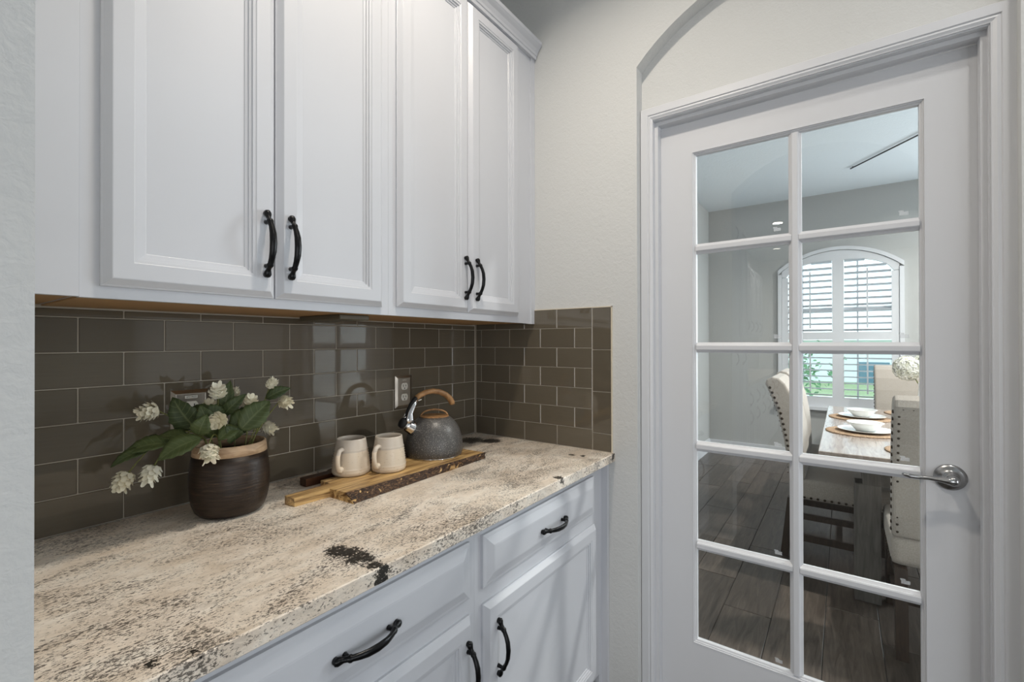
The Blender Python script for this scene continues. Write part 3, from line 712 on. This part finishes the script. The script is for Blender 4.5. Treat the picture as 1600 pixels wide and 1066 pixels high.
for i in range(K + 1):
    u = i / K; x = .713 + (1.264 - .713) * u; y0 = 1.013 + .019 * u; y1 = 1.046 - .016 * u
    for k in range(5):
        s = k / 4; j = rr.uniform(-.0045, .0025) if 0 < k < 4 else rr.uniform(-.001, .0)
        vs.append((x, y0 + (y1 - y0) * s - .0015 + j, CT + .0006 + (TOPZ - CT - .0002) * s))
    vs.append((x, y1 + .010, TOPZ - .006)); vs.append((x, y0 + .015, CT + .001))
fs = [(i * 7 + k, i * 7 + (k + 1) % 7, (i + 1) * 7 + (k + 1) % 7, (i + 1) * 7 + k) for i in range(K) for k in range(7)]
fs += [tuple(range(7))[::-1], tuple(range(K * 7, K * 7 + 7))]
bsub(mb.add(vs, fs)).build('bark_edge', 'bark', bt)['label'] = 'rough dark bark along the front edge'
b2 = thing('serving_board', (1.0, 1.24, CT), 'wooden board darkened by painted cabinet shade, with a short handle, tucked behind the mugs', 'board')
mb = MB(); mb.prism([(.716, 1.272), (.716, 1.240), (.800, 1.237), (.815, 1.201), (1.245, 1.201), (1.245, 1.285), (.815, 1.285), (.800, 1.272)], CT, TOPZ, 'z')
sub(mb, (1.0, 1.24, CT)).build('plank', 'shaded_board', b2)

def mug(x, y, rb, rt_, hgt, ang, label):
    t = thing('mug', (x, y, TOPZ + .0003), label, 'mug', 'cream stoneware mugs on the board')
    prof = [(1e-5, 0.0), (rb * .86, 0), (rb * .96, .003), (rb, .010)]
    N = 26
    for i in range(1, N + 1):
        u = i / N; r = rb + (rt_ - rb) * (u ** 1.25); z = .010 + (hgt - .010) * u
        if .10 < u < .66: r += .0012 * (1 if i % 2 else -1)
        prof.append((r, z))
    prof += [(rt_ - .0015, hgt + .001), (rt_ - .0035, hgt)]
    prof += [(rb + (rt_ - rb) * (u ** 1.25) - .004, .010 + (hgt - .010) * u) for u in (.9, .7, .5, .3, .1)] + [(rb * .8, .006), (1e-5, .005)]
    MB().lathe(prof, 40).build('body', 'glaze', t)
    d = Vector((cos(ang), sin(ang), 0))
    def at(r, z): return d * r + Vector((0, 0, z))
    rr_ = lambda z: rb + (rt_ - rb) * (max(0, (z - .01) / (hgt - .01)) ** 1.25)
    pts = [at(rr_(.076) - .003, .076), at(rr_(.079) + .008, .081), at(rr_(.075) + .018, .078), at(rr_(.066) + .024, .066), at(rr_(.05) + .023, .050), at(rr_(.036) + .019, .034), at(rr_(.026) + .012, .023), at(rr_(.021) + .006, .0195), at(rr_(.022) + .001, .023)]
    hm = MB().tube(pts, [.006, .0068, .0068, .0068, .0068, .0066, .0064, .0064, .006], 10, 1.0, ref=(-sin(ang), cos(ang), 0))
    hm.ball(at(rr_(.024) + .0035, .0245), .0085)
    hm.build('handle', 'glaze', t)
mug(.8315, 1.1933, .0550, .0415, .104, radians(205), 'cream ribbed stoneware mug at the left, next to the board handle')
mug(.9211, 1.1317, .0517, .0400, .104, radians(195), 'cream ribbed stoneware mug beside the kettle')

KX, KY = 1.1391, 1.1564
kt = thing('kettle', (KX, KY, TOPZ + .0003), 'dark speckled tea kettle with wooden handle and chrome spout', 'kettle')
MB().lathe([(1e-5, 0), (.090, 0), (.0935, .0015), (.094, .004)], 48).build('base', 'chrome', kt)
KP = [(.094, .004), (.0965, .010), (.0983, .022), (.0983, .034), (.0968, .050), (.0935, .068), (.0885, .085), (.081, .101), (.070, .116), (.0575, .1275), (.0495, .1325)]
MB().lathe(KP + [(.047, .131), (.06, .115), (1e-5, .05)], 56).build('body', 'enamel', kt)
MB().lathe([(1e-5, .1290), (.0495, .1320), (.0505, .1333), (.0495, .1347), (.0440, .1355), (.035, .1357), (1e-5, .1357)], 40).build('lid', 'handle_wood', kt)
ldir = Vector((-.70, .71, 0)).normalized(); vdir = Vector((-.71, -.70, 0)).normalized()   # left in view / towards viewer
pts = [ldir * (.0455 * cos(a)) + Vector((0, 0, .1345 + .0215 * sin(a))) for a in [pi * i / 16 for i in range(17)]]
MB().tube(pts, [.0060 for i in range(17)], 10, .50, ref=(0, 0, 1)).build('lid_handle', 'handle_wood', kt)
sp = (ldir * .86 + vdir * .50).normalized()
def kp(r, z): return sp * r + Vector((0, 0, z))
pv = sp.cross(Vector((0, 0, 1)))
MB().tube([kp(.074, .094), kp(.088, .103), kp(.103, .112), kp(.113, .118)], [.024, .023, .0205, .0195], 20, ref=(0, 0, 1)).build('spout', 'chrome', kt)
MB().tube([kp(.1125, .1177), kp(.118, .121), kp(.125, .125), kp(.128, .127)], [.0135, .0185, .0165, .007], 16, ref=(0, 0, 1)).build('whistle_cap', 'dark', kt)['label'] = 'black whistle cap on the spout'
br = MB()
for s in (-1, 1):
    br.tube([kp(.098, .118) + pv * s * .016, kp(.099, .135) + pv * s * .0145, kp(.095, .153) + pv * s * .0095, kp(.081, .178) + pv * s * .008, kp(.068, .194) + pv * s * .007], [.015, .0135, .0095, .007, .006], 10, [.25] * 5, ref=pv)
br.tube([kp(.102, .120) - pv * .012, kp(.102, .120) + pv * .012], .0075, 12)
br.tube([kp(.112, .122), kp(.118, .133), kp(.113, .141), kp(.103, .141)], .004, 8)
br.build('bracket', 'chrome', kt)
MB().tube([kp(.104, .135), kp(.101, .155), kp(.090, .178), kp(.077, .195), kp(.068, .203)], [.008, .009, .009, .0095, .0100], 12, .75, ref=(0, 0, 1)).build('grip_base', 'dark', kt)
hpts = [kp(.070, .201), kp(.055, .210), kp(.032, .2180), kp(.006, .2205), kp(-.020, .216), kp(-.045, .2045), kp(-.062, .190), kp(-.071, .175), kp(-.073, .168)]
MB().tube(hpts, [.0102, .0105, .0108, .0110, .0112, .0115, .0122, .0122, .0105], 14, .85, ref=(0, 0, 1)).build('handle', 'handle_wood', kt)
MB().tube([kp(.080, .186), kp(.066, .190), kp(.050, .1945)], .0028, 8, .6).build('trigger', 'ivory', kt)

# ------------------------------------------------------------------ dining room: window with shutters
WN = MB()
# shutter frame: outer arch frame in the reveal
def arch_z(y, sc=0.0): return 1.52 + math.sqrt(max(0, (.785 - sc) ** 2 - (y - .046) ** 2))
FR = .062
N = 24
WX0, WX1 = 5.975, 6.02
WN.box(WX0, WX1, .494, .554, .625, 2.045).box(WX0, WX1, -.462, -.402, .625, 2.045).box(WX0, WX1, -.4019, .4939, .625, .735).box(WX0, WX1, -.012, .090, .7351, 2.2)
WN.box(WX0, WX1, .090, .494, 1.352, 1.432).box(WX0, WX1, -.402, -.012, 1.352, 1.432)
def inner_z(y): return min(2.2, 2.05 + .155 * math.sqrt(max(0.0, 1 - (abs(y - .046) / .455) ** 2.2)))
for i in range(N):
    y1 = -.462 + 1.016 * i / N; y2 = -.462 + 1.016 * (i + 1) / N
    a1 = arch_z(y1) - .003; a2 = arch_z(y2) - .003
    b1 = inner_z(y1) if abs(y1 - .046) < .455 else 2.05; b2 = inner_z(y2) if abs(y2 - .046) < .455 else 2.05
    WN.prism([(y1, min(b1, a1 - .01)), (y2, min(b2, a2 - .01)), (y2, a2), (y1, a1)], WX0, WX1, 'x')
struct('window_1', WN, 'trim')
WIN = bpy.data.objects['window_1']
cs = MB()
for i in range(N):
    y1 = -.500 + 1.092 * i / N; y2 = -.500 + 1.092 * (i + 1) / N
    z1 = 1.52 + math.sqrt(max(.2, .822 ** 2 - (y1 - .046) ** 2)); z2 = 1.52 + math.sqrt(max(.2, .822 ** 2 - (y2 - .046) ** 2))
    i1 = 1.52 + math.sqrt(max(.2, .786 ** 2 - (y1 - .046) ** 2)); i2 = 1.52 + math.sqrt(max(.2, .786 ** 2 - (y2 - .046) ** 2))
    cs.prism([(y1, i1), (y2, i2), (y2, z2), (y1, z1)], 5.962, 5.9995, 'x')
cs.box(5.962, 5.9995, .556, .592, .625, 2.0845).box(5.962, 5.9995, -.500, -.464, .625, 2.0845).box(5.945, 5.9995, -.52, .612, .590, .625)
cs.build('casing', 'trim', WIN)
lme = None
def louvers(ya, yb, z0, z1, arch):
    z = z0 + .022
    while z < z1:
        y0_, y1_ = ya, yb
        if arch and z > 2.03:
            # shorten under the arched head
            k_ = max(0.0, 1 - ((z - 2.05) / .155) ** 2) if z > 2.05 else 1
            half = .455 * k_ ** (1 / 2.2)
            y0_ = max(ya, .046 - half); y1_ = min(yb, .046 + half)
        if y1_ - y0_ > .05:
            th = radians(-11); c_, s_ = cos(th) * .036, sin(th) * .036
            MB().prism([(5.995 - c_, z - s_ - .002), (5.995, z - .0065), (5.995 + c_, z + s_ - .003), (5.995 + c_, z + s_ + .003), (5.995, z + .0065), (5.995 - c_, z - s_ + .002)], y0_ + .002, y1_ - .002, 'y').build('louver', 'louver', WIN)
        z += .0665
for ya, yb in ((.090, .494), (-.402, -.012)):
    louvers(ya, yb, .735, 1.352, False); louvers(ya, yb, 1.432, 2.19, True)
    yc = (ya + yb) / 2 + (-.0 if ya < 0 else -.005)
    MB().box(5.945, 5.957, yc - .007, yc + .007, .790, 1.320).build('tilt_rod', 'louver', WIN)
    MB().box(5.945, 5.957, yc - .007, yc + .007, 1.475, 2.09).build('tilt_rod', 'louver', WIN)
    MB().box(6.07, 6.085, yc + .07, yc + .085, .640, 2.2).build('sash_bar', 'trim', WIN)
MB().box(6.066, 6.09, -.464, .556, 1.66, 1.70).build('sash_bar', 'trim', WIN)
MB().box(6.075, 6.079, -.464, .556, .625, 2.12).build('pane', 'glass', WIN)

# outdoors
tag(MB().box(6.3, 40, -20, 20, -.25, -.15).build('lawn', 'lawn'), None, None, None, 'structure')
tag(MB().box(6.35, 15, -20, 20, -.15, -.13).build('driveway', 'paving'), None, None, None, 'structure')
hs = thing('neighbour_house', (21, 1.0, -1.5), 'pale house across the road outside the shuttered window', 'house')
MB().box(0, 8, -6, 6, 0, 2.9).build('wall', 'house', hs)
MB().prism([(-.4, 2.9), (8.4, 2.9), (4, 4.6)], -6.5, 6.5, 'y').build('roof', 'paving', hs)
for y in (-3.6, -1.9, .8, 2.3): MB().box(-.03, .02, y - .45, y + .45, .9, 2.1).build('window', 'house_win', hs)
hb = MB(); rr = random.Random(2)
for i in range(700):
    u, v_, w = rr.gauss(0, .36), rr.gauss(0, .40), rr.gauss(.75, .32)
    p = Vector((u, v_, max(.05, w))); s = rr.uniform(.05, .10); a = Vector((rr.gauss(0, 1), rr.gauss(0, 1), rr.gauss(0, 1))).normalized(); b_ = a.orthogonal().normalized(); c_ = a.cross(b_)
    hb.add([p - b_ * s, p + c_ * s * .5, p + b_ * s, p - c_ * s * .5], [(0, 1, 2, 3)])
sh = thing('shrub', (12.5, 1.25, -.15), 'green leafy shrub outside the lower left shutter panel', 'shrub')
hb.build('foliage', 'hedge', sh)['kind'] = 'stuff'
MB().tube([(0, 0, 0), (.03, 0, .5), (0, .03, .9)], [.05, .04, .02], 8).build('stem', 'dark_wood', sh)

# ------------------------------------------------------------------ dining table and settings
tb = thing('dining_table', (3.90, -.40, 0), 'weathered wood dining table laid with place settings behind the glass door', 'table')
MB().bbox(-1.035, 1.035, -.505, .505, .735, .760, .003).build('table_top', 'table_wood', tb)
MB().box(-1.033, 1.033, -.503, .503, .695, .7345).build('edge_band', 'table_edge', tb)
MB().box(-.92, .92, .29, .32, .60, .6945).box(-.92, .92, -.32, -.29, .60, .6945).box(-.95, -.92, -.32, .32, .60, .6945).box(.92, .95, -.32, .32, .60, .6945).build('apron', 'grey_wood', tb)
for sx in (-1, 1):
    for sy in (-1, 1):
        MB().bbox(sx * .895 - .058, sx * .895 + .058, sy * .30 - .055, sy * .30 + .055, 0, .600, .004).build('leg', 'grey_wood', tb)
def placemat(x, y, label):
    t = thing('placemat', (x, y, .7603), label, 'placemat', 'round woven placemats on the dining table')
    mb = MB(); prof = [(1e-5, .001), (1e-5, .006)]
    for i in range(1, 10): prof += [(.0195 * i, .0085), (.0195 * i + .008, .006)]
    prof += [(.190, .004), (.188, .0)]
    mb.lathe(prof[1:], 40); mb.build('mat', 'woven', t)
placemat(3.60, -.096, 'round woven placemat at the near left of the table, under a plate and bowl')
placemat(4.27, -.100, 'round woven placemat at the far left of the table, under a plate and bowl')
placemat(3.105, -.365, 'round woven placemat at the near end of the table, behind the near chair')
placemat(4.72, -.455, 'round woven placemat at the window end of the table')
for i, (x, y, w) in enumerate(((3.60, -.112, 'nearer'), (4.27, -.112, 'farther'))):
    t = thing('plate', (x, y, .7690), 'white rimmed dinner plate on the %s left placemat' % w, 'plate', 'white plates on the dining table')
    MB().lathe([(1e-5, 0), (.075, 0), (.09, .003), (.142, .0135), (.144, .016), (.138, .0155), (.088, .006), (1e-5, .004)], 40).build('dish', 'china', t)
    t = thing('bowl', (x, y, .7735), 'white bowl on the plate of the %s left setting' % w, 'bowl', 'white bowls on the dining table')
    MB().lathe([(1e-5, 0), (.045, 0), (.05, .004), (.078, .035), (.088, .050), (.095, .052), (.0945, .054), (.085, .0525), (.074, .036), (.045, .008), (1e-5, .006)], 36).build('dish', 'china', t)
# hydrangea in a white vase
vt = thing('flower_vase', (4.40, -.465, .7603), 'slim white vase on the dining table', 'vase')
MB().lathe([(1e-5, 0), (.045, 0), (.058, .02), (.062, .07), (.045, .13), (.027, .18), (.022, .24), (.026, .27), (.022, .27), (.018, .23), (1e-5, .05)], 28).build('body', 'china', vt)
hyd = thing('hydrangea', (4.40, -.465, .83), 'white hydrangea heads standing in the slim white vase', 'flowers')
def hyd_head(c, r, seed):
    rr = random.Random(seed); mb = MB(); N = 240
    for i in range(N):
        z = 1 - 2 * (i + .5) / N; a = i * 2.39996; q = math.sqrt(1 - z * z); d = Vector((q * cos(a), q * sin(a), z)); p = Vector(c) + d * r * rr.uniform(.86, 1.02)
        e1 = d.orthogonal().normalized(); e2 = d.cross(e1); s = r * .24; ro = rr.uniform(0, pi)
        for k in range(4):
            an = ro + k * pi / 2; u = e1 * cos(an) + e2 * sin(an); w = e1 * -sin(an) + e2 * cos(an)
            mb.add([p, p + u * s * .6 + w * s * .42 + d * s * .2, p + u * s + d * s * .1, p + u * s * .6 - w * s * .42 + d * s * .2], [(0, 1, 2, 3)])
    mb.ball(c, r * .78); return mb
for i, (c, r) in enumerate((((0, .082, .302), .086), ((.09, -.04, .33), .085), ((-.03, -.10, .31), .085))):
    hyd_head(c, r, i).build('blossom', 'hyd', hyd)
    MB().tube([(0, 0, -.01), (c[0] * .1, c[1] * .1, .16), (c[0] * .6, c[1] * .6, c[2] - .05), c], .004, 6).build('stem', 'stem', hyd)

# ------------------------------------------------------------------ chairs (local: seat faces +x, origin on the floor under the seat middle)
def chair_proto():
    t = thing('dining_chair', (0, 0, 0), '', 'chair', 'nailhead dining chairs round the table')
    hw = .235
    # back: profile in (x,z) extruded over y
    prof = [(-.205, .500), (-.225, .60), (-.245, .75), (-.280, .92), (-.325, 1.04), (-.345, 1.085), (-.335, 1.112), (-.305, 1.130), (-.268, 1.122), (-.235, 1.090), (-.195, 1.010), (-.165, .90), (-.145, .78), (-.135, .65), (-.130, .500)]
    mb = MB(); mb.prism(prof, -hw, hw, 'y'); o = mb.build('backrest', 'linen', t)
    bv = o.modifiers.new('soft', 'BEVEL'); bv.width = .014; bv.segments = 3; bv.limit_method = 'ANGLE'; bv.angle_limit = radians(50)
    nl = MB()
    back = prof[:6]
    def along(pts, step):
        out = []; acc = 0; last = Vector(pts[0])
        for p in pts[1:]:
            p = Vector(p); L = (p - last).length; dd = (p - last).normalized(); s = step - acc
            while s <= L: out.append(last + dd * s); s += step
            acc = (acc + L) % step; last = p
        return out
    for x, z in along(back, .034):
        for s in (-1, 1): nl.ball((x + .017, s * (hw + .001), z), .0085, (1, .5, 1), 8, 5)
    for s in (-1, 1):
        for i in range(18): nl.ball((-.222 - .0 - .0078 * max(0, i - 4) - (.0 if i < 12 else .0025 * (i - 12)), s * (hw - .018), .53 + i * .032), .005, (.5, 1, 1), 8, 5)
    for i in range(14): nl.ball((-.338, -hw + .03 + i * (2 * hw - .06) / 13, 1.075), .005, (.5, 1, 1), 8, 5)
    for i in range(14):
        for s in (-1, 1): nl.ball((-.17 + i * .034, s * (hw + .004), .395), .0075, (1, .5, 1), 8, 5)
    for i in range(13): nl.ball((.305, -hw + .02 + i * .036, .395), .0075, (.5, 1, 1), 8, 5)
    o = nl.build('nailhead_trim', 'bronze', t); o['kind'] = 'stuff'; o['label'] = 'rows of dark bronze nailheads'
    mb = MB().bbox(-.20, .305, -hw - .002, hw + .002, .375, .505, .028); mb.build('seat', 'linen', t)
    for x in (-.205, .265):
        for s in (-1, 1):
            if x > 0: MB().bbox(x - .022, x + .022, s * .205 - .022, s * .205 + .022, 0, .376, .003).build('leg', 'dark_wood', t)
            else: MB().prism([(-.265, 0), (-.222, 0), (-.180, .376), (-.225, .376)], s * .205 - .021, s * .205 + .021, 'y').build('leg', 'dark_wood', t)
    for s in (-1, 1):
        MB().box(-.235, .25, s * .205 - .010, s * .205 + .010, .115, .155).build('stretcher', 'dark_wood', t)
        MB().box(-.215, .25, s * .205 - .008, s * .205 + .008, .250, .280).build('stretcher', 'dark_wood', t)
    MB().box(.02, .05, -.196, .196, .118, .152).build('stretcher', 'dark_wood', t)
    return t
ch = chair_proto()
spots = [(2.755, -.402, 0, 'linen chair at the near end of the table, back turned to the door'),
         (3.520, .055, -pi / 2, 'linen chair on the left side of the table, nearest the door'),
         (4.250, .075, -pi / 2, 'linen chair on the left side of the table, second from the door'),
         (5.26, -.475, pi, 'linen chair at the window end of the table')]
for i, (x, y, rz, lab) in enumerate(spots):
    c = ch if i == 0 else copy_tree(ch)
    c.location = (x, y, 0); c.scale = (1, 1, .98); c.rotation_euler = (0, 0, rz); c['label'] = lab

# thin dark rod on the dining ceiling
rd = thing('ceiling_track', (4.93, -.30, CEIL), 'thin dark track running diagonally on the dining ceiling', 'track')
MB().tube([(.30, .235, -.012), (-.80, -.60, -.012)], .006, 8).build('rail', 'dark', rd)
MB().tube([(.28, .22, -.012), (.28, .22, 0)], .005, 8).build('mount', 'dark', rd)
MB().tube([(-.5, -.372, -.012), (-.5, -.372, 0)], .005, 8).build('mount', 'dark', rd)

# recessed light trims, those of the added fill lights included
for i, (nm, x, y, pw, col) in enumerate(DOWN):
    t = thing('recessed_light', (x, y, CEIL), ['recessed ceiling light over the pantry counter', 'added fill light in the pantry ceiling away from the counter', 'nearer recessed light on the kitchen ceiling, seen mirrored in the glass', 'farther recessed light on the kitchen ceiling, seen mirrored in the glass', 'added dining room ceiling fill light nearest the glass door', 'added dining room ceiling fill light over the window end of the table'][i], 'ceiling light', 'recessed ceiling lights')
    MB().lathe([(.060, 0), (.085, 0), (.088, -.004), (.080, -.007), (.062, -.004)], 32, close=True).build('trim_ring', 'trim', t)
    MB().lathe([(1e-5, -.002), (.059, -.002), (.059, 0), (1e-5, 0)], 32).build('lens', 'lens', t)

# ------------------------------------------------------------------ kitchen behind the camera, seen only as a reflection in the door glass
def kit(name, x0, x1, y0, z0, z1, doors, label, cat='cabinet'):
    loc = (x0, W, z0); t = thing(name, loc, label, cat)
    sub(MB().box(x0, x1, y0, W, z0, z1), loc).build('body', 'cab', t)
    for a, b_, c_, d_ in doors:
        d = sub(nested(DOOR_RINGS, MB(), a, b_, c_, d_, y0), loc).build('door', 'cab', t)
        add_pull(b_ - .03, y0 - .019, c_ + .12 if z0 > 1 else d_ - .12, d, loc)
    return t
kit('tall_cabinet', -1.80, -1.00, .80, 0, 2.46, [(-1.78, -1.41, .12, 1.30), (-1.39, -1.02, .12, 1.30), (-1.78, -1.41, 1.33, 2.42), (-1.39, -1.02, 1.33, 2.42)], 'tall white kitchen cabinet behind the camera, mirrored faintly in the door glass')
kit('kitchen_base_cabinet', -4.60, -1.805, .80, .0, .875, [(-4.58 + .46 * i, -4.14 + .46 * i, .12, .66) for i in range(6)] + [(-4.58 + .46 * i, -4.14 + .46 * i, .69, .85) for i in range(6)], 'white kitchen base cabinets behind the camera, mirrored in the door glass')
t = thing('kitchen_countertop', (-3.2, 1.05, .876), 'granite kitchen counter behind the camera, mirrored in the door glass', 'countertop')
MB().bbox(-1.40, 1.394, -.285, .31, 0, .035, .004).build('slab', 'granite', t)
kit('kitchen_wall_cabinet', -4.60, -2.70, 1.02, 1.40, 2.35, [(-4.58 + .375 * i, -4.215 + .375 * i, 1.42, 2.33) for i in range(5)], 'white kitchen wall cabinets behind the camera, mirrored in the door glass')
struct('fill_light_frame', MB().box(-2.6, .8, -3.59, -3.56, .45, .55).box(-2.6, .8, -3.59, -3.56, 2.55, 2.65).box(-2.7, -2.6, -3.59, -3.56, .45, 2.65).box(.8, .9, -3.59, -3.56, .45, 2.65), 'trim')  # unseen frame added behind the kitchen fill light
